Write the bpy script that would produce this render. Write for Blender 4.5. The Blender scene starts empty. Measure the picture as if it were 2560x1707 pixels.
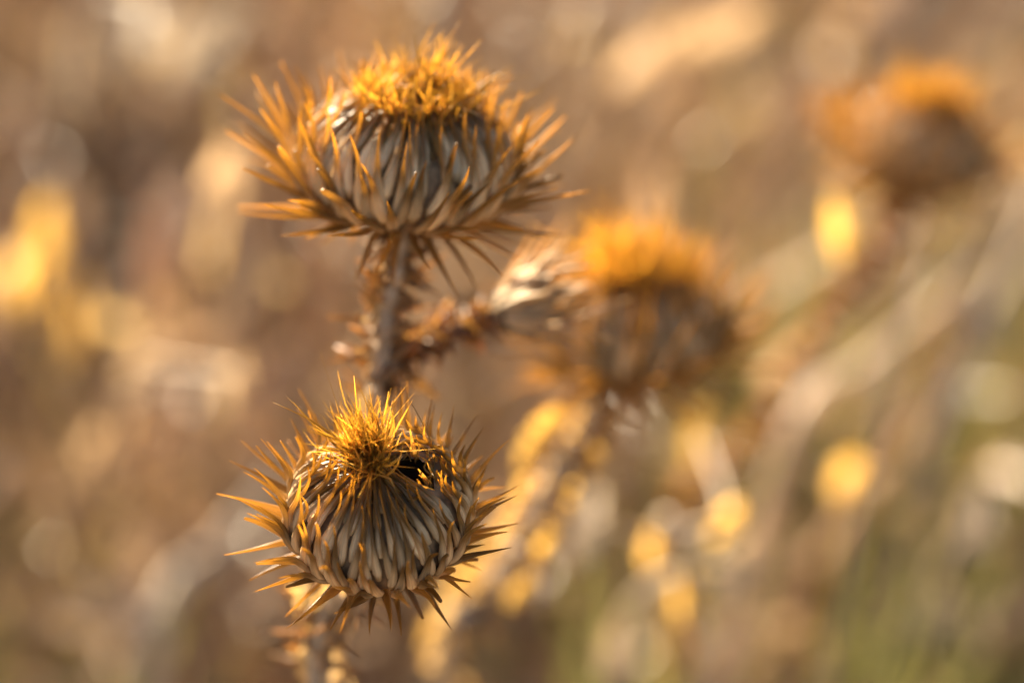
import bpy, math, random
import numpy as np
from mathutils import Vector, Matrix, noise

R_ = math.radians
scene = bpy.context.scene

# ------------------------------------------------------------------ camera, sky, sun, exposure
PITCH = R_(25)
CAM = Vector((0, 0, 0.76))
LENS, SENSOR, FOCUS = 85.0, 36.0, 0.437
RIGHT = Vector((1, 0, 0))
UP = Vector((0, math.sin(PITCH), math.cos(PITCH)))
FWD = Vector((0, math.cos(PITCH), -math.sin(PITCH)))
cd = bpy.data.cameras.new('camera'); cam = bpy.data.objects.new('camera', cd)
scene.collection.objects.link(cam); scene.camera = cam
cam.location = CAM; cam.rotation_euler = (math.pi / 2 - PITCH, 0, 0)
cd.lens = LENS; cd.sensor_width = SENSOR; cd.clip_start = 0.01; cd.clip_end = 200
cd.dof.use_dof = True; cd.dof.focus_distance = FOCUS; cd.dof.aperture_fstop = 4.5
cd.dof.aperture_blades = 0

SUN_DIR = Vector((-0.50, 0.70, 0.52)).normalized()          # from the scene towards the sun
SUN_EL = math.asin(SUN_DIR.z); SUN_AZ = math.atan2(SUN_DIR.x, SUN_DIR.y)
world = bpy.data.worlds.new('World'); scene.world = world; world.use_nodes = True
wn = world.node_tree
sky = wn.nodes.new('ShaderNodeTexSky'); sky.sky_type = 'NISHITA'; sky.sun_disc = False
sky.sun_elevation = SUN_EL; sky.sun_rotation = SUN_AZ; sky.air_density = 1.0; sky.dust_density = 3.5; sky.ozone_density = 0.4
bg = wn.nodes['Background']; bg.inputs['Strength'].default_value = 0.058
wn.links.new(sky.outputs['Color'], bg.inputs['Color'])
sd = bpy.data.lights.new('sun', 'SUN'); sd.energy = 5.0; sd.angle = R_(0.6); sd.color = (1.0, 0.83, 0.58)
sun = bpy.data.objects.new('sun', sd); scene.collection.objects.link(sun)
sun.rotation_euler = (-SUN_DIR).to_track_quat('-Z', 'Y').to_euler(); sun.location = (0, 0, 3)

scene.view_settings.view_transform = 'Standard'; scene.view_settings.look = 'None'
scene.view_settings.exposure = 2.08; scene.view_settings.gamma = 1.0
scene.render.engine = 'CYCLES'
scene.cycles.use_denoising = True
scene.cycles.max_bounces = 8; scene.cycles.transmission_bounces = 6
scene.cycles.sample_clamp_indirect = 6.0

C = scene.collection

def at(px, py, d):
    """a point of the place seen at photograph pixel (2560 wide) at depth d metres"""
    k = SENSOR / LENS * d / 2560
    return CAM + FWD * d + RIGHT * ((px - 1280) * k) - UP * ((py - 853.5) * k)

# ------------------------------------------------------------------ materials
def mat_plant(name, stops, trans_stops, tfac=(0.15, 0.55), rough=0.42, spec=0.5, vary=0.35, streak=0.25, nscale=900.0, source='along', grain=False, bump=0.35):
    """thin dry plant tissue: colour along its own length, fine streaks, partly translucent"""
    m = bpy.data.materials.new(name); m.use_nodes = True
    nt = m.node_tree; N = nt.nodes; L = nt.links
    N.clear()
    out = N.new('ShaderNodeOutputMaterial')
    a = N.new('ShaderNodeAttribute'); a.attribute_name = source
    r = N.new('ShaderNodeAttribute'); r.attribute_name = 'rnd'
    oi = N.new('ShaderNodeObjectInfo')
    rs = N.new('ShaderNodeMath'); rs.operation = 'ADD'
    L.new(r.outputs['Fac'], rs.inputs[0]); L.new(oi.outputs['Random'], rs.inputs[1])
    fr = N.new('ShaderNodeMath'); fr.operation = 'FRACT'; L.new(rs.outputs[0], fr.inputs[0])
    def ramp(st, src):
        c = N.new('ShaderNodeValToRGB'); e = c.color_ramp.elements
        while len(e) > 1: e.remove(e[-1])
        e[0].position = st[0][0]; e[0].color = (*st[0][1], 1)
        for p, col in st[1:]:
            x = e.new(p); x.color = (*col, 1)
        L.new(src, c.inputs[0]); return c
    src = a.outputs['Fac'] if source == 'along' else fr.outputs[0]
    c1 = ramp(stops, src); c2 = ramp(trans_stops, src)
    tc = N.new('ShaderNodeTexCoord')
    n1 = N.new('ShaderNodeTexNoise'); n1.inputs['Scale'].default_value = nscale; n1.inputs['Detail'].default_value = 4
    if grain:
        ac = N.new('ShaderNodeAttribute'); ac.attribute_name = 'across'
        cv = N.new('ShaderNodeCombineXYZ'); L.new(ac.outputs['Fac'], cv.inputs[0])
        ay = N.new('ShaderNodeMath'); ay.operation = 'MULTIPLY'; ay.inputs[1].default_value = 0.7; L.new(a.outputs['Fac'], ay.inputs[0])
        L.new(ay.outputs[0], cv.inputs[1])
        az = N.new('ShaderNodeMath'); az.operation = 'MULTIPLY'; az.inputs[1].default_value = 40; L.new(fr.outputs[0], az.inputs[0])
        L.new(az.outputs[0], cv.inputs[2])
        n1.inputs['Scale'].default_value = 4.5; L.new(cv.outputs[0], n1.inputs['Vector'])
    else: L.new(tc.outputs['Object'], n1.inputs['Vector'])
    # value variation: random per piece + fine mottling
    mr = N.new('ShaderNodeMapRange'); mr.inputs['To Min'].default_value = 1 - vary; mr.inputs['To Max'].default_value = 1 + vary * 0.6
    rv = N.new('ShaderNodeMath'); rv.operation = 'MULTIPLY'; rv.inputs[1].default_value = 7.31
    L.new(fr.outputs[0], rv.inputs[0])
    rf = N.new('ShaderNodeMath'); rf.operation = 'FRACT'; L.new(rv.outputs[0], rf.inputs[0])
    L.new(rf.outputs[0], mr.inputs['Value'])
    ns = N.new('ShaderNodeMapRange'); ns.inputs['From Min'].default_value = 0.3; ns.inputs['From Max'].default_value = 0.7
    ns.inputs['To Min'].default_value = 1 - streak; ns.inputs['To Max'].default_value = 1 + streak
    L.new(n1.outputs['Fac'], ns.inputs['Value'])
    mm = N.new('ShaderNodeMath'); mm.operation = 'MULTIPLY'
    L.new(mr.outputs['Result'], mm.inputs[0]); L.new(ns.outputs['Result'], mm.inputs[1])
    def scaled(c):
        v = N.new('ShaderNodeVectorMath'); v.operation = 'SCALE'
        L.new(c.outputs['Color'], v.inputs[0]); L.new(mm.outputs[0], v.inputs['Scale']); return v.outputs[0]
    p = N.new('ShaderNodeBsdfPrincipled'); p.inputs['Roughness'].default_value = rough
    p.inputs['Specular IOR Level'].default_value = spec
    L.new(scaled(c1), p.inputs['Base Color'])
    b = N.new('ShaderNodeBump'); b.inputs['Strength'].default_value = bump; b.inputs['Distance'].default_value = 0.0004
    L.new(n1.outputs['Fac'], b.inputs['Height']); L.new(b.outputs[0], p.inputs['Normal'])
    t = N.new('ShaderNodeBsdfTranslucent'); L.new(scaled(c2), t.inputs['Color'])
    mx = N.new('ShaderNodeMixShader')
    tm = N.new('ShaderNodeMapRange'); tm.inputs['To Min'].default_value = tfac[0]; tm.inputs['To Max'].default_value = tfac[1]
    L.new(a.outputs['Fac'], tm.inputs['Value']); L.new(tm.outputs['Result'], mx.inputs[0])
    L.new(p.outputs[0], mx.inputs[1]); L.new(t.outputs[0], mx.inputs[2]); L.new(mx.outputs[0], out.inputs['Surface'])
    return m

M = {}
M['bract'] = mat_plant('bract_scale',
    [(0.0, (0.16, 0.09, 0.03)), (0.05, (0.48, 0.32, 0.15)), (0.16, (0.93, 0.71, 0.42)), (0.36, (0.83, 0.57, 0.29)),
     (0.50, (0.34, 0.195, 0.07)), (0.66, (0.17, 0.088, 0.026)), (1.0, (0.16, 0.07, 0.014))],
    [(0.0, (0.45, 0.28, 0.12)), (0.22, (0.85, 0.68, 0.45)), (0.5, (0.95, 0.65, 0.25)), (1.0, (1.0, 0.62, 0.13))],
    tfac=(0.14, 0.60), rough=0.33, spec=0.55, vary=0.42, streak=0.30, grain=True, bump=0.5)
M['tuft'] = mat_plant('tuft_fibre',
    [(0.0, (0.46, 0.28, 0.09)), (0.4, (0.44, 0.25, 0.06)), (1.0, (0.42, 0.21, 0.035))],
    [(0.0, (1.0, 0.72, 0.32)), (1.0, (1.0, 0.69, 0.18))], tfac=(0.5, 0.78), rough=0.36, vary=0.6, streak=0.1)
M['spent'] = mat_plant('spent_scale',
    [(0.0, (0.24, 0.13, 0.06)), (0.15, (0.66, 0.50, 0.31)), (0.6, (0.66, 0.47, 0.26)), (1.0, (0.34, 0.17, 0.05))],
    [(0.0, (0.6, 0.38, 0.16)), (1.0, (0.98, 0.66, 0.22))], tfac=(0.2, 0.5), rough=0.34, spec=0.55, vary=0.45, streak=0.35, grain=True, bump=0.5)
M['core'] = mat_plant('head_core', [(0.0, (0.24, 0.15, 0.08)), (1.0, (0.24, 0.16, 0.085))],
    [(0.0, (0.05, 0.03, 0.01)), (1.0, (0.05, 0.03, 0.01))], tfac=(0.0, 0.0), rough=0.8, vary=0.1, streak=0.4, nscale=500)
M['husk'] = mat_plant('dark_husk', [(0.0, (0.030, 0.020, 0.012)), (1.0, (0.02, 0.014, 0.009))],
    [(0.0, (0.02, 0.01, 0.0)), (1.0, (0.02, 0.01, 0.0))], tfac=(0.0, 0.0), rough=0.8, vary=0.1, streak=0.4, nscale=500)
M['stem'] = mat_plant('stem_bark', [(0.0, (0.40, 0.31, 0.22)), (0.5, (0.46, 0.37, 0.27)), (1.0, (0.36, 0.25, 0.15))],
    [(0.0, (0.4, 0.25, 0.1)), (1.0, (0.4, 0.25, 0.1))], tfac=(0.0, 0.05), rough=0.5, vary=0.15, streak=0.4, nscale=300)
M['wing'] = mat_plant('stem_wing', [(0.0, (0.36, 0.27, 0.18)), (0.5, (0.28, 0.18, 0.10)), (1.0, (0.28, 0.15, 0.06))],
    [(0.0, (0.6, 0.42, 0.22)), (1.0, (0.85, 0.52, 0.16))], tfac=(0.2, 0.4), rough=0.5, vary=0.35, streak=0.4, nscale=260)
M['branch'] = mat_plant('branch_bark', [(0.0, (0.16, 0.08, 0.04)), (0.5, (0.20, 0.10, 0.04)), (1.0, (0.24, 0.10, 0.03))],
    [(0.0, (0.5, 0.25, 0.08)), (1.0, (0.8, 0.38, 0.07))], tfac=(0.05, 0.35), rough=0.45, vary=0.3, streak=0.4, nscale=300)
M['leaf'] = mat_plant('dry_leaf', [(0.0, (0.40, 0.25, 0.10)), (0.5, (0.46, 0.29, 0.12)), (1.0, (0.40, 0.22, 0.08))],
    [(0.0, (0.86, 0.52, 0.13)), (1.0, (0.95, 0.56, 0.10))], tfac=(0.6, 0.6), rough=0.5, vary=0.3, streak=0.3, nscale=90)
M['tan'] = mat_plant('tan_leaf', [(0.0, (0.38, 0.27, 0.16)), (1.0, (0.42, 0.29, 0.17))],
    [(0.0, (0.60, 0.41, 0.23)), (1.0, (0.66, 0.44, 0.24))], tfac=(0.5, 0.5), rough=0.5, vary=0.2, streak=0.3, nscale=90)
M['pale'] = mat_plant('pale_straw', [(0.0, (0.55, 0.44, 0.31)), (1.0, (0.58, 0.46, 0.32))],
    [(0.0, (0.75, 0.55, 0.3)), (1.0, (0.8, 0.55, 0.28))], tfac=(0.2, 0.3), rough=0.45, vary=0.2, streak=0.3, nscale=120)
M['straw'] = mat_plant('straw_mix',
    [(0.0, (0.07, 0.048, 0.035)), (0.25, (0.20, 0.138, 0.10)), (0.5, (0.38, 0.27, 0.20)), (0.75, (0.58, 0.44, 0.33)), (0.9, (0.38, 0.25, 0.12)), (1.0, (0.24, 0.23, 0.11))],
    [(0.0, (0.16, 0.10, 0.06)), (0.5, (0.54, 0.36, 0.22)), (0.8, (0.72, 0.47, 0.26)), (0.9, (0.80, 0.52, 0.22)), (1.0, (0.42, 0.42, 0.13))],
    tfac=(0.3, 0.4), rough=0.36, spec=0.45, vary=0.4, streak=0.2, nscale=60, source='rnd')
M['green'] = mat_plant('green_blade',
    [(0.0, (0.13, 0.15, 0.045)), (0.5, (0.17, 0.19, 0.06)), (1.0, (0.26, 0.24, 0.09))],
    [(0.0, (0.34, 0.36, 0.09)), (0.5, (0.44, 0.42, 0.12)), (1.0, (0.55, 0.45, 0.15))],
    tfac=(0.35, 0.45), rough=0.45, vary=0.3, streak=0.2, nscale=60, source='rnd')

def mat_ground():
    m = bpy.data.materials.new('dry_soil'); m.use_nodes = True
    nt = m.node_tree; N = nt.nodes; L = nt.links
    p = N['Principled BSDF']; p.inputs['Roughness'].default_value = 0.95; p.inputs['Specular IOR Level'].default_value = 0.15
    tc = N.new('ShaderNodeTexCoord')
    n1 = N.new('ShaderNodeTexNoise'); n1.inputs['Scale'].default_value = 9; n1.inputs['Detail'].default_value = 8
    L.new(tc.outputs['Object'], n1.inputs['Vector'])
    c = N.new('ShaderNodeValToRGB'); e = c.color_ramp.elements
    e[0].position = 0.3; e[0].color = (0.06, 0.045, 0.03, 1); e[1].position = 0.7; e[1].color = (0.24, 0.17, 0.115, 1)
    L.new(n1.outputs['Fac'], c.inputs[0]); L.new(c.outputs[0], p.inputs['Base Color'])
    b = N.new('ShaderNodeBump'); b.inputs['Strength'].default_value = 0.6; b.inputs['Distance'].default_value = 0.02
    n2 = N.new('ShaderNodeTexNoise'); n2.inputs['Scale'].default_value = 40; n2.inputs['Detail'].default_value = 6
    L.new(tc.outputs['Object'], n2.inputs['Vector']); L.new(n2.outputs['Fac'], b.inputs['Height']); L.new(b.outputs[0], p.inputs['Normal'])
    return m
M['ground'] = mat_ground()

# ------------------------------------------------------------------ mesh helpers
class MB:
    def __init__(s): s.v = []; s.f = []; s.a = []; s.r = []; s.g = {}
    def sweep(s, pts, sides, halfw, halft, along, rnd=0.0, n=6, keel=0.0):
        """lens-shaped tube along pts; sides = width direction at every point"""
        base = len(s.v); k = len(pts)
        for i, p in enumerate(pts):
            t = (pts[min(i + 1, k - 1)] - pts[max(i - 1, 0)])
            t = t.normalized() if t.length > 1e-9 else Vector((0, 0, 1))
            w = sides[i] - t * sides[i].dot(t); w = w.normalized() if w.length > 1e-9 else t.orthogonal().normalized()
            nn = w.cross(t)
            for j in range(n):
                a = 2 * math.pi * j / n
                ca, sa = math.cos(a), math.sin(a)
                s.v.append(p + w * (halfw[i] * ca) + nn * (halft[i] * sa * (1 + keel * (sa > 0))))
                s.g[len(s.a)] = ca; s.a.append(along[i]); s.r.append(rnd)
        for i in range(k - 1):
            for j in range(n):
                s.f.append((base + i * n + j, base + i * n + (j + 1) % n, base + (i + 1) * n + (j + 1) % n, base + (i + 1) * n + j))
        s.f.append(tuple(base + j for j in range(n))[::-1]); s.f.append(tuple(base + (k - 1) * n + j for j in range(n)))
    def sheet(s, rows, alongs, rnd=0.0):
        """grid of points: rows of equal length"""
        base = len(s.v); n = len(rows[0])
        for i, r in enumerate(rows):
            for p in r: s.v.append(p); s.a.append(alongs[i]); s.r.append(rnd)
        for i in range(len(rows) - 1):
            for j in range(n - 1):
                s.f.append((base + i * n + j, base + i * n + j + 1, base + (i + 1) * n + j + 1, base + (i + 1) * n + j))
    def build(s, name, mat, parent=None, matrix=None, smooth=True, kind=None, offset=None):
        me = bpy.data.meshes.new(name)
        vs = s.v if offset is None else [v - offset for v in s.v]
        me.from_pydata([tuple(v) for v in vs], [], s.f)
        if smooth: me.polygons.foreach_set('use_smooth', [True] * len(me.polygons))
        at_ = me.attributes.new('along', 'FLOAT', 'POINT'); at_.data.foreach_set('value', s.a)
        ar = me.attributes.new('rnd', 'FLOAT', 'POINT'); ar.data.foreach_set('value', s.r)
        if s.g:
            ag = me.attributes.new('across', 'FLOAT', 'POINT'); ag.data.foreach_set('value', [s.g.get(i, 0.0) for i in range(len(s.v))])
        me.materials.append(mat)
        o = bpy.data.objects.new(name, me); C.objects.link(o)
        if parent: o.parent = parent
        if matrix is not None: o.matrix_local = matrix
        if kind: o['kind'] = kind
        return o

def thing(name, label, cat, loc, group=None):
    o = bpy.data.objects.new(name, None); C.objects.link(o)
    o.empty_display_size = 0.01; o.location = loc; o['label'] = label; o['category'] = cat
    if group: o['group'] = group
    return o
def tag(o, label, cat, group=None, kind=None):
    o['label'] = label; o['category'] = cat
    if group: o['group'] = group
    if kind: o['kind'] = kind
    return o

def catmull(ctrl, n):
    P = [ctrl[0] * 2 - ctrl[1]] + list(ctrl) + [ctrl[-1] * 2 - ctrl[-2]]
    out = []
    m = len(ctrl) - 1
    for i in range(n + 1):
        x = i / n * m; k = min(int(x), m - 1); t = x - k
        p0, p1, p2, p3 = P[k], P[k + 1], P[k + 2], P[k + 3]
        out.append(0.5 * ((2 * p1) + (p2 - p0) * t + (2 * p0 - 5 * p1 + 4 * p2 - p3) * t * t + (3 * p1 - p0 - 3 * p2 + p3) * t ** 3))
    return out

# ------------------------------------------------------------------ thistle heads
PROFILE = [(0.10, 0.0), (0.42, 0.02), (0.72, 0.12), (0.92, 0.32), (1.0, 0.56), (0.97, 0.78), (0.85, 0.98), (0.63, 1.13), (0.37, 1.23), (0.16, 1.265), (0.02, 1.275)]
def make_profile(prof):
    c = catmull([Vector((r, 0, z)) for r, z in prof], 120)
    cum = [0.0]
    for a, b in zip(c, c[1:]): cum.append(cum[-1] + (b - a).length)
    S = cum[-1]
    def f(t):
        s = max(0, min(1, t)) * S
        k = min(int(np.searchsorted(cum, s)), len(c) - 1); k = max(k, 1)
        u = (s - cum[k - 1]) / max(1e-9, cum[k] - cum[k - 1])
        p = c[k - 1].lerp(c[k], min(1, u)); d = (c[k] - c[k - 1]).normalized()
        return p.x, p.z, d.x, d.z
    return f, S
PF, PS = make_profile(PROFILE)

def interp(x, xs, ys): return float(np.interp(x, xs, ys))

def bract_path(t0, phi0, rng, o):
    """centre line of one bract in head units (R = 1): first along the head's surface, then free as a spine"""
    tw = rng.uniform(-0.10, 0.10) * o.get('twist', 1) + o.get('swirl', 0) * max(0, t0 - 0.3)
    La = interp(t0, [0.07, 0.25, 0.33, 0.45, 0.6, 0.86], [0.10, 0.15, 0.30, 0.52, 0.66, 0.55]) * rng.uniform(0.85, 1.15)
    Ls = interp(t0, [0.07, 0.15, 0.33, 0.42, 0.6, 0.86], [0.50, 0.76, 0.92, 0.46, 0.38, 0.34]) * rng.uniform(0.72, 1.22) * o.get('spine', 1) * (1 - o.get('bias', 0) * math.cos(phi0))
    if t0 > 0.36 and o.get('hole'):
        hx, hy, hr = o['hole']
        for _k in range(12):
            ok = True
            for w in (0.0, 0.25, 0.5, 0.75, 1.0):
                rr = PF(t0 + (La + 0.5 * Ls) * w / PS)[0]
                if math.hypot(rr * math.cos(phi0) - hx, rr * math.sin(phi0) - hy) < hr: ok = False
            if ok: break
            La *= 0.85; Ls *= 0.85
    pts, side, par = [], [], []
    n1, n2 = (4, 7) if t0 < 0.3 else (6, 6)
    phi = phi0
    lift0 = interp(t0, [0.25, 0.4], [0.02, 0.0])
    for i in range(n1):
        u = i / (n1 - 1)
        t = min(t0 + La * u / PS, 0.97)
        phi = phi0 + tw * u * interp(t0, [0.2, 0.5], [0.5, 1.4])
        r, z, dr, dz = PF(t)
        h = lift0 + 0.015 + interp(t0, [0.3, 0.4], [0.085, 0.115]) * u ** 1.3
        rr = r + dz * h; zz = z - dr * h
        pts.append(Vector((rr * math.cos(phi), rr * math.sin(phi), zz)))
        side.append(Vector((-math.sin(phi), math.cos(phi), 0)))
        par.append(u * La / (La + Ls))
    d0 = (pts[-1] - pts[-2]).normalized()
    er = Vector((math.cos(phi), math.sin(phi), 0)); et = side[-1]
    el0 = math.atan2(d0.z, d0.dot(er))
    if t0 < 0.60:
        el1 = math.radians(interp(t0, [0.07, 0.14, 0.22, 0.34, 0.45, 0.60], o['eps']) + rng.gauss(0, 10))
        el1 = min(el1, el0)
    else:
        el1 = el0 - math.radians(interp(t0, [0.6, 0.72, 0.8], [16, 6, -22]) + rng.uniform(-12, 12))
    lat0 = d0.dot(et); lat1 = rng.gauss(0, 0.20) * interp(t0, [0.3, 0.4], [1.0, 0.6]) + (0.15 * o.get('swirl', 0))
    p = pts[-1].copy(); st = Ls / n2
    for i in range(n2):
        u = (i + 1) / n2
        k = 1 - (1 - u) ** interp(t0, [0.30, 0.36], [6.0, 2.0])
        el = el0 + (el1 - el0) * k; lat = lat0 + (lat1 - lat0) * u
        d = (er * math.cos(el) + Vector((0, 0, math.sin(el))) + et * lat).normalized()
        p = p + d * st
        pts.append(p.copy()); side.append(et); par.append((La + u * Ls) / (La + Ls))
    return pts, side, par

def add_bract(mb, R, t0, phi0, rng, o):
    pts, side, par = bract_path(t0, phi0, rng, o)
    cut = rng.choice([0, 0, 0, 0, 0, 0, 0, 0, 0, 1, 1, 2, 3]) if t0 < 0.5 else 0          # snapped tips
    if cut: pts, side, par = pts[:-cut], side[:-cut], par[:-cut]
    ws = rng.uniform(0.82, 1.15) * o.get('bw', 1)
    f = interp(t0, [0.26, 0.38], [1.0, 0.0])                    # 1 = spreading spine, 0 = pressed scale
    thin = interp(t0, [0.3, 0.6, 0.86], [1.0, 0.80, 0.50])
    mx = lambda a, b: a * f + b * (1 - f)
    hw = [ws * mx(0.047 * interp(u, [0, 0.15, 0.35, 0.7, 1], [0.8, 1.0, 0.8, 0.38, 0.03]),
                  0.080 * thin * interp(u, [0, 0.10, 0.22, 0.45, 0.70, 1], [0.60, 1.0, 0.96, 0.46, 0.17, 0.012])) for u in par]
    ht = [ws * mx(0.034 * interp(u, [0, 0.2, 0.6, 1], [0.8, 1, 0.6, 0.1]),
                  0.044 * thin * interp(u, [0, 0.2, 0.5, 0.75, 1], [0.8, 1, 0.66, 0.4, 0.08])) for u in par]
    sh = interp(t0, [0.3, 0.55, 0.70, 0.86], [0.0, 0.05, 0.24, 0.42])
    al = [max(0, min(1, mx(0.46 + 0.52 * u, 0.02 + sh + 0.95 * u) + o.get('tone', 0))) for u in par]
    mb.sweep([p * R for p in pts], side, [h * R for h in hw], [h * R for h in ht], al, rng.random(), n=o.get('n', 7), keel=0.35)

def add_tuft(mb, R, rng, n, o):
    lean = Vector(o.get('tuft_lean', (0, 0, 0))); hole = o.get('hole'); RB = o.get('tuft_rad', 0.42)
    for i in range(n):
        a = rng.uniform(0, 2 * math.pi); rad = RB * math.sqrt(rng.random())
        TH = o.get('tuft_h', 1.0)
        p0 = Vector((rad * math.cos(a), rad * math.sin(a), 1.24 - 0.30 * rad * rad))
        if hole and math.hypot(p0.x - hole[0], p0.y - hole[1]) < hole[2] * 0.9: p0.x -= 0.35
        wide = rng.random() < 0.35; outer = rad > 0.40
        neck = Vector((rng.gauss(0, 0.10), rng.gauss(0, 0.10), rng.uniform(1.34, 1.5))) + lean * 0.45
        if outer: neck = neck.lerp(p0 + Vector((0, 0, 0.18)), 0.6)
        rise = rng.uniform(0.25, 0.9) * (1 if rng.random() < 0.8 else 1.25) * (o.get('tuft_h2', 0.45) if outer else TH)
        sp = o.get('tuft_spread', 0.24) * (1.5 if wide else 0.8)
        tip = Vector((neck.x + rng.gauss(0, sp), neck.y + rng.gauss(0, sp), 1.4 + rise)) + lean * (0.3 if outer else 1.0) * rise
        kink = Vector((rng.gauss(0, 0.05), rng.gauss(0, 0.05), rng.gauss(0, 0.04)))
        pts = catmull([p0, neck.lerp(p0, 0.35), neck, neck.lerp(tip, 0.5) + kink, tip], 9)
        w = rng.uniform(0.008, 0.025) * o.get('tuft_w', 1)
        hw = [w * interp(k / 9, [0, 0.3, 0.7, 1], [1.2, 1, 0.75, 0.1]) * R for k in range(10)]
        sd = Vector((rng.uniform(-1, 1), rng.uniform(-1, 1), 0.1)).normalized()
        mb.sweep([p * R for p in pts], [sd] * 10, hw, [h * 0.6 for h in hw], [k / 9 for k in range(10)], rng.random(), n=4)
    if hole:
        pts = catmull([Vector(q) for q in ((0.62, 0.12, 1.02), (0.66, 0.34, 1.22), (0.52, 0.60, 1.48), (0.36, 0.78, 1.72))], 9)
        mb.sweep([p * R for p in pts], [Vector((0, 1, 0))] * 10, [0.014 * R * (1 - k / 11) for k in range(10)], [0.012 * R * (1 - k / 11) for k in range(10)], [0.1] * 10, 0.3, n=5)
    if hole:                                    # torn fibres round the broken rim
        for i in range(26):
            a = rng.uniform(-1.6, 2.6); q = hole[2] * rng.uniform(0.85, 1.12)
            p0 = Vector((hole[0] + q * math.cos(a), hole[1] + q * math.sin(a), 0)); r = p0.length
            p0.z = 1.24 - 0.42 * r * r
            L = rng.uniform(0.10, 0.38)
            d = Vector((rng.gauss(-0.35 * math.cos(a), 0.5), rng.gauss(0, 0.5), rng.uniform(0.4, 1.3))).normalized()
            k1 = p0 + d * L * 0.5 + Vector((rng.gauss(0, .04), rng.gauss(0, .04), rng.gauss(0, .04)))
            pts = catmull([p0, k1, p0 + d * L + Vector((rng.gauss(0, .08), rng.gauss(0, .08), 0))], 6)
            w = rng.uniform(0.010, 0.034)
            hw = [w * interp(k / 6, [0, 0.5, 1], [1.1, 1, 0.15]) * R for k in range(7)]
            sd = Vector((rng.uniform(-1, 1), rng.uniform(-1, 1), 0.3)).normalized()
            mb.sweep([p * R for p in pts], [sd] * 7, hw, [h * 0.4 for h in hw], [k / 8 for k in range(7)], rng.random(), n=4)

def head_matrix(centre, axis, R, spin=0.0):
    """head frame: Z = axis, X = towards picture right; centre = middle of the head's body"""
    z = axis.normalized(); x = (RIGHT - z * RIGHT.dot(z)).normalized(); y = z.cross(x)
    m = Matrix((x, y, z)).transposed().to_4x4()
    m.translation = centre - z * (0.62 * R)
    return m @ Matrix.Rotation(spin, 4, 'Z')

def make_head(parent, mat_w, R, seed, o, label=None, nb=190, pieces=True, ntuft=120):
    rng = random.Random(seed)
    ml = Matrix.Translation(-parent.location) @ mat_w
    mb = MB(); nphi, nt = 40, 26
    rows = []
    for i in range(nt + 1):
        t = i / nt; r, z, _, _ = PF(t); row = []
        for j in range(nphi):
            a = 2 * math.pi * j / nphi
            w = 1 + 0.015 * math.sin(7 * a + 5 * t) + rng.uniform(-0.01, 0.01)
            row.append(len(mb.v)); mb.v.append(Vector((r * w * math.cos(a), r * w * math.sin(a), z * w)) * R * 0.985); mb.a.append(t); mb.r.append(0.5)
        rows.append(row)
    for i in range(nt):
        for j in range(nphi):
            q = (rows[i][j], rows[i][(j + 1) % nphi], rows[i + 1][(j + 1) % nphi], rows[i + 1][j])
            if o.get('hole'):
                c = sum((mb.v[k] for k in q), Vector()) / 4 / R
                if c.z > 0.8 and math.hypot(c.x - o['hole'][0], c.y - o['hole'][1]) < o['hole'][2] * rng.uniform(0.85, 1.1): continue
            mb.f.append(q)
    mb.f.append(tuple(rows[0])[::-1])
    head = mb.build('flower_head', M['core'], parent, ml)
    if label: head['label'] = label
    ga = math.pi * (3 - math.sqrt(5))
    tmin, tmax = o.get('t0', 0.07), o.get('t1', 0.86)
    A = [0.0]
    K = 200
    for k in range(K):                       # even spread over the surface
        t = tmin + (tmax - tmin) * (k + 0.5) / K
        A.append(A[-1] + PF(t)[0] * (0.62 if t < 0.28 else 2.3 if t < 0.40 else 1.4 if t < 0.6 else 0.95) + 0.15)
    one = MB()
    cnt = 0
    for i in range(nb):
        x = (i + 0.5) / nb * A[-1]
        k = int(np.searchsorted(A, x)) - 1
        t0 = tmin + (tmax - tmin) * (k + 0.5) / K + rng.uniform(-0.008, 0.008)
        phi = i * ga + rng.uniform(-0.09, 0.09)
        if o.get('hole'):
            r = PF(t0)[0]
            if t0 > 0.5 and math.hypot(r * math.cos(phi) - o['hole'][0], r * math.sin(phi) - o['hole'][1]) < o['hole'][2] + 0.04: continue
        b = MB() if pieces else one
        add_bract(b, R, t0, phi, rng, o)
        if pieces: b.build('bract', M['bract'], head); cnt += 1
    if not pieces: one.build('bract_mass', M['bract'], head, kind='stuff')
    tb = MB(); add_tuft(tb, R, rng, ntuft, o)
    tb.build('tuft', M['tuft'], head, kind='stuff')
    return head

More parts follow.
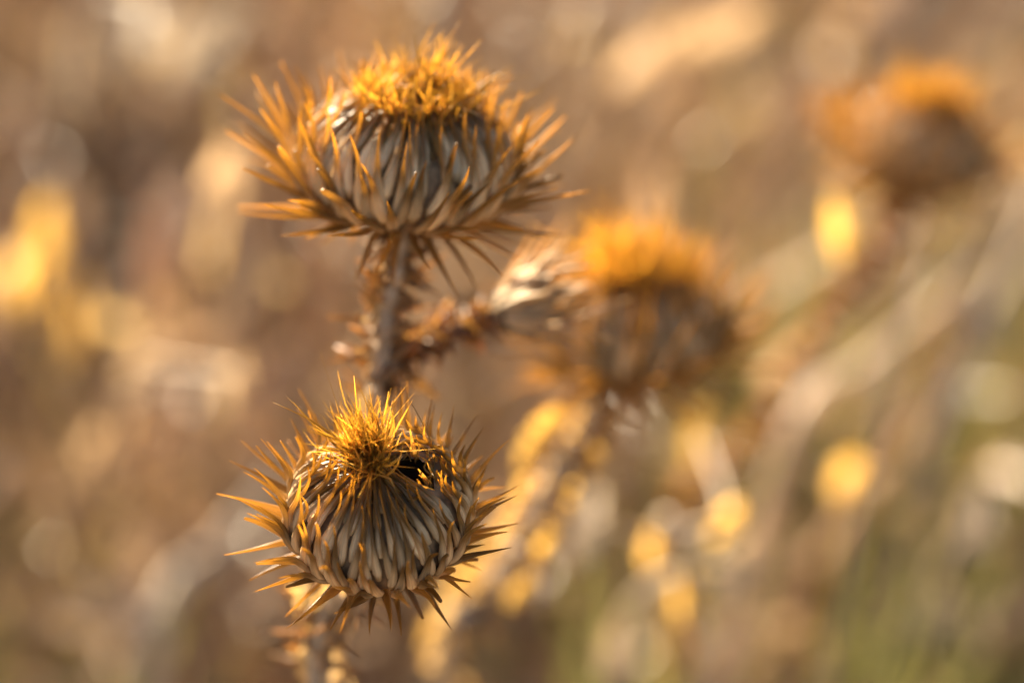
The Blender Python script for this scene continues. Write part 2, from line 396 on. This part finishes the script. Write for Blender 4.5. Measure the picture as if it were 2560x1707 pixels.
def stem_with_wings(parent, ctrl, r0, r1, rng, nseg=60, wings=4, wing_w=0.004, tooth=0.009, phase=0.4, name='stem', spin=0.6, mat='stem'):
    off = Vector(parent.location)
    pts = catmull(ctrl, nseg)
    mb = MB(); ref = Vector((1, 0.3, 0)).normalized()
    rad = [r0 + (r1 - r0) * i / nseg for i in range(nseg + 1)]
    rad = [r * (1 + 0.06 * math.sin(i * 0.9) + rng.uniform(-0.04, 0.04)) for i, r in enumerate(rad)]
    mb.sweep(pts, [ref] * (nseg + 1), rad, rad, [(i % 7) / 7 for i in range(nseg + 1)], 0.3, n=10)
    st = mb.build(name, M[mat], parent, offset=off)
    for w in range(wings):
        a0 = phase + 2 * math.pi * w / wings
        wb = MB(); rows = []; al = []
        sub = 4
        N = nseg * sub
        tl = [rng.uniform(0.4, 1.2) for _ in range(N)]
        period = rng.choice([7, 8, 9])
        for i in range(N + 1):
            x = i / sub; k = min(int(x), nseg - 1); u = x - k
            p = pts[k].lerp(pts[k + 1], u); t = (pts[k + 1] - pts[k]).normalized()
            e1 = (ref - t * ref.dot(t)).normalized(); e2 = t.cross(e1)
            a = a0 + spin * x / nseg + 0.12 * math.sin(x * 0.7 + w)
            d = e1 * math.cos(a) + e2 * math.sin(a); nrm = t.cross(d)
            ph = (i % period) / period
            saw = max(0.0, 1 - abs(ph - 0.5) * 3.2)
            h = wing_w * (0.55 + 0.45 * math.sin(i * 0.21 + w * 2)) + 0.35 * tooth * saw
            wav = 0.0016 * math.sin(i * 0.5 + w)
            rr = rad[k] * 0.9
            rows.append([p + d * rr, p + d * (rr + h * 0.55) + nrm * wav, p + d * (rr + h) + nrm * wav * 1.6])
        cols = len(rows[0])
        base = len(wb.v)
        for i, r in enumerate(rows):
            for j, p in enumerate(r): wb.v.append(p); wb.a.append(j / 2); wb.r.append((w * 0.13 + (i // period) * 0.37) % 1)
        for i in range(N):
            for j in range(cols - 1):
                wb.f.append((base + i * cols + j, base + i * cols + j + 1, base + (i + 1) * cols + j + 1, base + (i + 1) * cols + j))
        # spines on the teeth
        for i in range(period // 2, N, period):
            if rng.random() < 0.12: continue
            x = i / sub; k = min(int(x), nseg - 1)
            p = rows[i][2]; d = (rows[i][2] - rows[i][0]).normalized(); t = (pts[k + 1] - pts[k]).normalized()
            dirn = (d + t * rng.uniform(-0.1, 0.7) + Vector((rng.gauss(0, .25), rng.gauss(0, .25), rng.gauss(0, .25)))).normalized()
            L = tooth * rng.uniform(0.6, 1.3)
            q = [p - d * 0.002 + dirn * (L * s / 4) for s in range(5)]
            wb.sweep(q, [t] * 5, [0.0011 * (1 - s / 4.2) for s in range(5)], [0.0006 * (1 - s / 4.2) for s in range(5)], [0.5 + s / 8 for s in range(5)], rng.random(), n=5)
        wb.build('wing', M['wing' if mat == 'stem' else mat], st, offset=off)
    return st

def dry_leaf(mb, base, direc, length, width, rng, curl=0.8, lobes=5, up=Vector((0, 0, 1))):
    d = direc.normalized(); s = d.cross(up); s = s.normalized() if s.length > 1e-4 else Vector((1, 0, 0)); n = s.cross(d)
    rows, al = [], []
    K = 14; rnd = rng.random(); bend = rng.uniform(-0.9, 0.9); tw = rng.uniform(-0.9, 0.9)
    p = base.copy()
    for i in range(K + 1):
        u = i / K
        w = width * 0.5 * (math.sin(math.pi * min(1, 0.06 + u * 0.94)) ** 0.7) * (0.72 + 0.28 * math.cos(u * lobes * 2 * math.pi))
        a = bend * u; dd = d * math.cos(a) + n * math.sin(a); nn = n * math.cos(a) - d * math.sin(a)
        b = tw * u; ss = s * math.cos(b) + nn * math.sin(b); nn2 = nn * math.cos(b) - s * math.sin(b)
        r = []
        for j in range(-2, 3):
            x = j / 2
            r.append(p + ss * (w * x * math.cos(curl * x * 0.6)) + nn2 * (w * curl * abs(x) ** 1.5 * 0.6 + rng.uniform(-1, 1) * width * 0.02))
        rows.append(r); al.append(u); p = p + dd * (length / K)
    mb.sheet(rows, al, rnd)

# ------------------------------------------------------------------ the ground
def ground():
    mb = MB(); n = 90
    xs = np.linspace(-1, 1, n); xs = np.sign(xs) * np.abs(xs) ** 2.2 * 30
    for y in xs:
        for x in xs:
            z = 0.03 * (noise.noise(Vector((x * 1.3, y * 1.3, 0))) + 0.5 * noise.noise(Vector((x * 4, y * 4, 3)))) - 0.01
            mb.v.append(Vector((x, y + 1.6, z))); mb.a.append(0); mb.r.append(0)
    for i in range(n - 1):
        for j in range(n - 1):
            mb.f.append((i * n + j, i * n + j + 1, (i + 1) * n + j + 1, (i + 1) * n + j))
    o = mb.build('ground', M['ground']); o['kind'] = 'structure'
    o['label'] = 'dry brown soil under the thistles and grass'; o['category'] = 'ground'
ground()

# ------------------------------------------------------------------ the thistles
UPRIGHT = Vector((0, 0, 1))
OPT = dict(eps=[-62, -34, -2, 48, 98, 112])

# the sharp one in front, leaning towards the lens
el = R_(48)
axis = -FWD * math.sin(el) + UP * math.cos(el) + RIGHT * (-0.03)
Rf = 0.0160
mF = head_matrix(at(948, 1275, 0.444), axis, Rf)
root = at(800, 1760, 0.50); root = Vector((root.x - 0.02, root.y + 0.03, 0.0))
tF = thing('thistle', 'sharply focused dry thistle, its dark-holed round head leaning towards the viewer, lowest of all', 'thistle', root, 'dried thistles')
oF = dict(OPT, hole=(0.42, 0.08, 0.25), eps=[-52, -32, -6, 42, 88, 106], tuft_lean=(-0.14, 0.22, 0), tuft_spread=0.20, tuft_h=0.82, tuft_h2=0.5, spine=0.80, bias=0.12)
make_head(tF, mF, Rf, 11, oF, nb=300, ntuft=300)
bF = mF.translation
stem_with_wings(tF, [root, at(798, 1790, 0.512), at(802, 1620, 0.498), at(840, 1500, 0.485), bF + axis * (-0.007), bF + axis * 0.002],
                0.0024, 0.0020, random.Random(3), nseg=70, wings=3, wing_w=0.003, tooth=0.006)

# the tall one above it
axT = (UP * math.cos(R_(24)) - FWD * math.sin(R_(24)) + RIGHT * 0.10).normalized()
Rt = 0.0200
mT = head_matrix(at(1012, 392, 0.474), axT, Rt) @ Matrix.Diagonal((1.0, 1.0, 0.90, 1.0))
root = Vector((-0.045, 0.66, 0.0))
tT = thing('thistle', 'tall upright dry thistle with the broadest head, standing behind the sharply focused one', 'thistle', root, 'dried thistles')
oT = dict(OPT, eps=[-66, -36, 2, 44, 84, 102], tuft_lean=(0.22, 0, 0), tuft_spread=0.15, tuft_rad=0.95, tuft_h=0.82, tuft_h2=0.36, spine=0.90)
make_head(tT, mT, Rt, 23, oT, nb=300, ntuft=400)
bT = mT.translation
stem_with_wings(tT, [root, at(850, 1800, 0.535), at(880, 1450, 0.515), at(938, 1000, 0.494), at(962, 780, 0.487), bT - axT * 0.010, bT + axT * 0.002],
                0.0024, 0.0019, random.Random(5), nseg=90, wings=3, wing_w=0.0026, tooth=0.007, phase=1.2)


# its side branch with a small open head
br = [at(950, 960, 0.494), at(1010, 880, 0.492), at(1120, 835, 0.497), at(1240, 788, 0.503)]
stem_with_wings(tT, br, 0.0019, 0.0015, random.Random(8), nseg=30, wing_w=0.0016, tooth=0.005, name='branch', mat='branch')
def open_head(parent, base, axis, length, R, seed):
    rng = random.Random(seed); z = axis.normalized(); x = z.orthogonal().normalized(); y = z.cross(x)
    mb = MB()
    pts = [base + z * (length * u) for u in (0, 0.1, 0.25, 0.45, 0.6)]
    mb.sweep(pts, [x] * 5, [R * k for k in (0.35, 0.55, 0.6, 0.5, 0.1)], [R * k for k in (0.35, 0.55, 0.6, 0.5, 0.1)], [0.2] * 5, 0.5, n=12)
    h = mb.build('flower_head', M['husk'], parent, offset=Vector(parent.location))
    h['label'] = 'small narrow side head of long pale bracts'
    for i in range(46):
        a = i * 2.39996; lay = i / 46
        d = x * math.cos(a) + y * math.sin(a)
        L = length * rng.uniform(0.75, 1.1) * (0.7 + 0.4 * lay); fl = 1.0 + 0.25 * (1 - lay)
        p = []
        for k in range(8):
            u = k / 7
            rr = R * (0.35 + 0.55 * math.sin(min(1, u * 1.3) * math.pi / 2) * fl + (1.0 * u * u * u if i % 3 == 0 else -0.10 * u * u))
            p.append(base + z * (length * 0.1 * lay + L * u) + d * rr + Vector((rng.gauss(0, 1), rng.gauss(0, 1), rng.gauss(0, 1))) * 0.0002)
        sd_ = z.cross(d)
        b = MB(); hw = [0.0013 * interp(k / 7, [0, 0.3, 0.6, 1], [0.6, 1, 0.6, 0.04]) for k in range(8)]
        b.sweep(p, [sd_] * 8, hw, [q * 0.35 for q in hw], [0.05 + 0.9 * (k / 7) for k in range(8)], rng.random(), n=6)
        b.build('bract', M['spent'], h, offset=Vector(parent.location))
    return h
open_head(tT, at(1236, 788, 0.503), RIGHT * 0.9 + UP * 0.30 - FWD * 0.15, 0.0235, 0.0086, 4)
def leaf_part(parent, px, py, d, L, W, direc, rng, mat='leaf', name='leaf', curl=0.8, lobes=5):
    b = MB(); dv = (RIGHT * direc[0] + UP * direc[1] + FWD * direc[2]).normalized()
    c = at(px, py, d)
    dry_leaf(b, c - dv * (L * 0.5), dv, L, W, rng, curl=curl, lobes=lobes, up=-FWD + Vector((rng.gauss(0, .3), 0, rng.gauss(0, .3))))
    o = b.build(name, M[mat], parent, offset=Vector(parent.location))
    return o
rl = random.Random(77)
for (px, py, d, L, W, dr) in [(1050, 950, 0.497, 0.012, 0.0045, (0.8, -0.6, 0.2)), (885, 880, 0.49, 0.011, 0.004, (-0.9, 0.2, 0)), (1090, 790, 0.505, 0.011, 0.004, (0.5, 0.8, 0))]:
    leaf_part(tT, px, py, d, L, W, dr, rl, mat='branch')

# blurred one further back, its crown glowing
axC = (UP * math.cos(R_(22)) - FWD * math.sin(R_(22)) - RIGHT * 0.03).normalized()
Rc = 0.0184
mC = head_matrix(at(1585, 815, 0.575), axC, Rc)
root = Vector((0.01, 0.80, 0.0))
tC = thing('thistle', 'blurred thistle with glowing amber crown and amber-leaved stem, right of the small side head', 'thistle', root, 'dried thistles')
make_head(tC, mC, Rc, 31, dict(OPT, n=5, spine=1.25, bw=1.2, tuft_rad=1.0, tuft_h=0.7, tuft_h2=0.9, tuft_w=1.3, tuft_spread=0.34, eps=[-62, -30, 12, 58, 76, 92]), nb=300, pieces=False, ntuft=190)
bC = mC.translation
stem_with_wings(tC, [root, at(1120, 1790, 0.66), at(1230, 1480, 0.62), at(1390, 1180, 0.60), at(1500, 1000, 0.585), bC + axC * 0.002],
                0.0030, 0.0022, random.Random(6), nseg=70, wing_w=0.003, tooth=0.007)
for (px, py, d, L, W, dr) in [(1470, 1120, 0.595, 0.016, 0.009, (-0.1, 0.95, 0.1)), (1350, 1090, 0.60, 0.020, 0.010, (0.5, 0.8, 0.1)), (1455, 1050, 0.59, 0.014, 0.006, (0.4, 0.9, 0.1)), (1310, 1235, 0.61, 0.017, 0.010, (0.5, 0.85, 0.1)),
                              (1400, 1255, 0.61, 0.015, 0.007, (0.5, 0.8, 0.1)), (1255, 1330, 0.615, 0.016, 0.007, (0.4, 0.9, 0.1)), (1305, 1480, 0.63, 0.013, 0.009, (0.6, 0.7, 0.1)), (1350, 1375, 0.62, 0.014, 0.007, (0.5, 0.8, 0.1)),
                              (1110, 1545, 0.645, 0.018, 0.009, (0.55, 0.8, 0.1)), (1165, 1440, 0.63, 0.017, 0.009, (0.6, 0.8, 0.1))]:
    leaf_part(tC, px, py, d, L, W, dr, rl)

# the farthest one, upper right
axD = (UP * math.cos(R_(20)) - FWD * math.sin(R_(20)) + RIGHT * 0.22).normalized()
Rd = 0.0172
mD = head_matrix(at(2285, 372, 0.69), axD, Rd)
root = Vector((0.10, 0.98, 0.0))
tD = thing('thistle', 'far blurred thistle in the upper right corner on a slanting stem', 'thistle', root, 'dried thistles')
make_head(tD, mD, Rd, 41, dict(OPT, n=5, spine=1.15, bw=1.25, tuft_rad=0.85, tuft_h=1.0, tuft_h2=0.8, tuft_w=1.5, eps=[-62, -30, 2, 40, 84, 102], tuft_lean=(0.1, 0, 0)), nb=290, pieces=False, ntuft=150)
bD = mD.translation
stem_with_wings(tD, [root, at(1700, 1350, 0.84), at(1860, 1120, 0.78), at(2060, 800, 0.74), at(2210, 590, 0.70), bD + axD * 0.002],
                0.0020, 0.0018, random.Random(9), nseg=70, wing_w=0.0025, tooth=0.006, mat='branch')
for (px, py, d, L, W, dr) in [(2085, 570, 0.72, 0.020, 0.010, (-0.2, 0.95, 0.1)), (1960, 860, 0.76, 0.03, 0.014, (0.6, 0.8, 0.1))]:
    leaf_part(tD, px, py, d, L, W, dr, rl, mat='leaf' if py < 700 else 'tan')

# ------------------------------------------------------------------ weeds, stalks and tufts behind, each where it stands
def weed(name, label, cat, leaves, root, group, mat='leaf', stem_r=0.002):
    """leaves: (px, py, d, length, width, dir); a dry stem links them to the root"""
    t = thing(name, label, cat, Vector(root), group)
    rng = random.Random(len(label) * 13)
    top = sorted(leaves, key=lambda l: -l[1])
    ctrl = [Vector(root)] + [at(l[0], l[1], l[2]) for l in top]
    if len(ctrl) == 2: ctrl.insert(1, ctrl[0].lerp(ctrl[1], 0.5) + Vector((0.01, 0, 0)))
    mb = MB(); pts = catmull(ctrl, 40)
    mb.sweep(pts, [RIGHT] * 41, [stem_r * (1 - 0.4 * i / 40) for i in range(41)], [stem_r * (1 - 0.4 * i / 40) for i in range(41)], [i / 40 for i in range(41)], 0.4, n=7)
    mb.build('stem', M['stem'], t, offset=Vector(root))
    for (px, py, d, L, W, dr) in leaves: leaf_part(t, px, py, d, L, W, dr, rng, mat=mat)
    return t
G1 = 'dry weeds behind the thistles'
weed('dry_weed', 'far weed with a glowing yellow leaf near the left edge', 'weed',
     [(128, 610, 1.0, 0.046, 0.020, (0.05, 1, 0)), (200, 800, 1.0, 0.035, 0.018, (0.2, 1, 0)), (60, 700, 1.02, 0.03, 0.016, (-0.1, 1, 0))], (-0.25, 1.08, 0), G1)
weed('dry_weed', 'blurred weed with a soft tan leaf beside the left spines of the tall thistle', 'weed',
     [(575, 400, 0.86, 0.026, 0.018, (0.5, 0.6, 0)), (600, 460, 0.88, 0.02, 0.012, (0.1, 1, 0))], (-0.15, 0.98, 0), G1, mat='tan')
weed('dry_weed', 'blurred weed with broad tan leaf halfway up the left side', 'weed',
     [(285, 1120, 0.95, 0.042, 0.028, (0.5, 0.8, 0)), (365, 905, 0.86, 0.024, 0.018, (0.6, 0.7, 0)), (590, 960, 0.8, 0.022, 0.013, (0.2, 0.9, 0))], (-0.16, 1.05, 0), G1, mat='tan')
weed('dry_weed', 'blurred weed with pale yellow leaf high at upper left', 'weed',
     [(520, 110, 1.0, 0.045, 0.035, (0.6, 0.6, 0)), (330, 90, 1.05, 0.04, 0.03, (0.1, 1, 0)), (190, 150, 1.1, 0.05, 0.02, (0.1, 1, 0))], (-0.2, 1.15, 0), G1, mat='pale')
weed('dry_weed', 'blurred weed with tan leaf at the top edge right of the tall thistle', 'weed',
     [(1800, 60, 1.05, 0.045, 0.03, (0.8, 0.4, 0)), (1630, 120, 1.05, 0.05, 0.018, (0.7, 0.6, 0))], (0.14, 1.25, 0), G1, mat='tan')
weed('dry_weed', 'blurred weed with round amber leaves at lower right of centre', 'weed',
     [(1715, 1475, 0.70, 0.017, 0.013, (0.2, 0.9, 0)), (1650, 1350, 0.71, 0.018, 0.011, (0.4, 0.8, 0)), (1810, 1290, 0.71, 0.016, 0.010, (0.4, 0.8, 0)), (1755, 1085, 0.74, 0.02, 0.012, (0.2, 0.9, 0))], (0.10, 0.86, 0), G1)
weed('dry_weed', 'blurred weed with pale beige leaves low between the amber weeds', 'weed',
     [(1470, 1310, 0.72, 0.026, 0.015, (0.2, 0.9, 0)), (1835, 1415, 0.74, 0.022, 0.016, (0.4, 0.8, 0)), (1560, 1600, 0.78, 0.03, 0.016, (0.4, 0.8, 0))], (0.075, 0.92, 0), G1, mat='pale')
weed('dry_weed', 'blurred weed with a beige oval leaf near the right edge', 'weed',
     [(2440, 1290, 0.86, 0.030, 0.018, (0.3, 0.9, 0)), (2330, 1500, 0.9, 0.03, 0.02, (0.3, 0.9, 0))], (0.20, 1.02, 0), G1, mat='pale')
weed('dry_weed', 'blurred weed with one orange leaf in front of green grass', 'weed',
     [(2135, 1170, 0.84, 0.024, 0.015, (0.4, 0.8, 0))], (0.17, 1.0, 0), G1)

def stalk(label, p0, p1, r, mat='pale', sag=0.004):
    """a straight dry stalk through two points of the place, down to the ground"""
    a = at(*p0); b = at(*p1); d = (b - a)
    root = a - d * 0.25; root.z = max(root.z, 0.0)
    g = Vector((root.x - d.x * 0.5, root.y + 0.05, 0.0))
    pts = catmull([g, root.lerp(g, 0.5), a, a.lerp(b, 0.5) + Vector((0, 0, sag)), b, b + d * 0.3], 40)
    mb = MB(); n = len(pts)
    rr = [r * (1.05 - 0.35 * i / n) * (1.12 if i % 13 == 6 else 1) for i in range(n)]
    mb.sweep([p - g for p in pts], [UP] * n, rr, rr, [i / n for i in range(n)], 0.5, n=8)
    o = mb.build('grass_stalk', M[mat]); o.location = g
    return tag(o, label, 'grass stalk', 'dry stalks behind the thistles')
stalk('thick pale stalk slanting up through the right third', (1960, 1130, 0.84), (2330, 780, 0.92), 0.0034, 'pale')
stalk('thin dark stalk slanting up to the right edge', (2230, 890, 0.66), (2530, 520, 0.70), 0.0008, 'stem')
stalk('pale stalk leaning right at lower left', (400, 1560, 0.90), (650, 1250, 0.96), 0.0040, 'stem')
stalk('pale stalk leaning right at the top edge', (1420, 160, 1.0), (1640, -60, 1.05), 0.0042)
stalk('upright pale stalk behind the tall thistle tuft', (1085, 190, 0.9), (1100, -120, 0.92), 0.0044)
stalk('tan stalk leaning right along the right edge', (2320, 1150, 0.95), (2540, 640, 1.0), 0.0026, 'stem')

def tuft_grass(label, px, py, d, n, h, spread, seed, lean=0.2, w=0.0035):
    rng = random.Random(seed); c = at(px, py, d); g = Vector((c.x, c.y + 0.03, 0.0))
    t = thing('grass_tuft', label, 'grass tuft', g, 'green grass tufts'); mb = MB()
    for i in range(n):
        a = rng.uniform(0, 6.283); r = spread * math.sqrt(rng.random()); b = Vector((r * math.cos(a), r * math.sin(a), 0))
        H = c.z + h * rng.uniform(-1.0, 1.0)
        tip = b + Vector((rng.gauss(lean, 0.35) * 0.12, rng.gauss(0, 0.03), max(0.05, H)))
        pts = catmull([b, b.lerp(tip, 0.5) + Vector((-0.01, 0, 0.01)), tip], 8); s_ = Vector((math.cos(a * 3), math.sin(a * 3), 0))
        rows = [[p - s_ * (w * (1 - (k / 8) ** 2) * 0.5), p + Vector((0, 0.0004, 0)), p + s_ * (w * (1 - (k / 8) ** 2) * 0.5)] for k, p in enumerate(pts)]
        mb.sheet(rows, [k / 8 for k in range(9)], rng.random())
    o = mb.build('blades', M['green'], t); o['kind'] = 'stuff'
tuft_grass('olive green grass tuft at lower right', 2010, 1420, 0.95, 90, 0.05, 0.08, 1, w=0.0045)
tuft_grass('green grass tuft behind the upper right thistle stem', 1930, 580, 1.1, 60, 0.04, 0.02, 2)
tuft_grass('green grass tuft in the lower left corner', 20, 1640, 0.95, 60, 0.03, 0.02, 3)
tuft_grass('yellowish green grass tuft at the right edge', 2420, 660, 1.05, 90, 0.05, 0.05, 4)

# ------------------------------------------------------------------ the dry growth that reads as one mass
def dry_grass(n, seed):
    rng = random.Random(seed); mb = MB()
    for i in range(n):
        y = 0.95 + 2.7 * rng.random() ** 1.3
        x = rng.uniform(-1, 1) * (0.30 * y + 0.5)
        H = rng.uniform(0.08, 0.5) * (0.75 + 0.5 * noise.noise(Vector((x * 6, y * 6, 1))))
        if y < 0.85: H = min(H, 0.30)
        lean = 0.10 if x < 0.02 else 0.45
        tip = Vector((rng.gauss(lean, 0.35) * H * 0.6, rng.gauss(0, 0.3) * H * 0.5, H))
        b = Vector((x, y, -0.02)); w = rng.uniform(0.0025, 0.008) * (0.7 + 0.3 * y)
        a = rng.uniform(0, 3.14); s_ = Vector((math.cos(a), math.sin(a), 0))
        ctrl = [b, b + tip * 0.5 + Vector((-tip.x * 0.2, -tip.y * 0.2, H * 0.06)), b + tip]
        pts = catmull(ctrl, 5)
        rows = [[p - s_ * (w * (1 - (k / 5) ** 2) * 0.5), p + s_ * (w * (1 - (k / 5) ** 2) * 0.5)] for k, p in enumerate(pts)]
        v = 0.42 + 0.9 * noise.noise(Vector((x * 5, y * 5, 7))) + rng.gauss(0, 0.17)
        if x > 0.12 * y and rng.random() < 0.35: v = rng.uniform(0.93, 1.0)
        mb.sheet(rows, [k / 5 for k in range(6)], max(0.0, min(0.999, v)))
    o = mb.build('dry_grass', M['straw'])
    tag(o, 'blurred mass of dry brown grass behind the thistles', 'grass', kind='stuff')
dry_grass(4000, 5)
def undergrowth(n, seed):
    """dead leafy stalks standing close together"""
    rng = random.Random(seed); mb = MB()
    k_ = 0
    while k_ < n:
        y = 0.88 + 1.0 * rng.random() ** 1.4; x = rng.uniform(-1, 1) * (0.26 * y + 0.16)
        far = rng.random() < 0.34
        if far: y = rng.uniform(1.7, 2.8)
        x = rng.uniform(-1, 1) * (0.26 * y + 0.45)
        if noise.noise(Vector((x * 7, y * 5, 2))) < rng.uniform(-0.5, 0.25): continue
        k_ += 1
        H = rng.uniform(0.22, 0.50) * (0.8 + 0.25 * min(y, 1.6))
        if y < 0.95: H = min(H, 0.40)
        lean = rng.gauss(0.05 if x < 0 else 0.35, 0.2)
        b = Vector((x, y, -0.01)); tip = b + Vector((lean * H, rng.gauss(0, 0.15) * H, H))
        pts = catmull([b, b.lerp(tip, 0.5) + Vector((-lean * 0.05, 0, 0.02)), tip], 12)
        v0 = (0.22 if far else 0.50) + 1.0 * noise.noise(Vector((x * 6, y * 4, 9)))
        r = rng.uniform(0.001, 0.0026)
        mb.sweep(pts, [RIGHT] * 13, [r] * 13, [r] * 13, [0.2] * 13, max(0.02, min(0.9, v0 + 0.1)), n=5)
        for i in range(rng.randint(5, 9)):
            u = rng.uniform(0.15, 1.0); p = pts[int(u * 12)]
            d = Vector((rng.gauss(0.1, .7), rng.gauss(0, .7), rng.uniform(-0.5, 1.2)))
            q = len(mb.r)
            dry_leaf(mb, p, d, rng.uniform(0.02, 0.055) * (1.8 if far else 1), rng.uniform(0.007, 0.024) * (1.8 if far else 1), rng, curl=rng.uniform(0.4, 1.2))
            v = max(0.02, min(0.90, v0 + rng.gauss(0, 0.2)))
            if rng.random() < 0.10: v = 0.9
            if x > 0.1 * y and rng.random() < 0.30: v = 0.985
            for w in range(q, len(mb.r)): mb.r[w] = v
    o = mb.build('dry_undergrowth', M['straw'])
    tag(o, 'blurred brown thicket of dead leafy stalks behind the thistles', 'undergrowth', kind='stuff')
undergrowth(1080, 6)
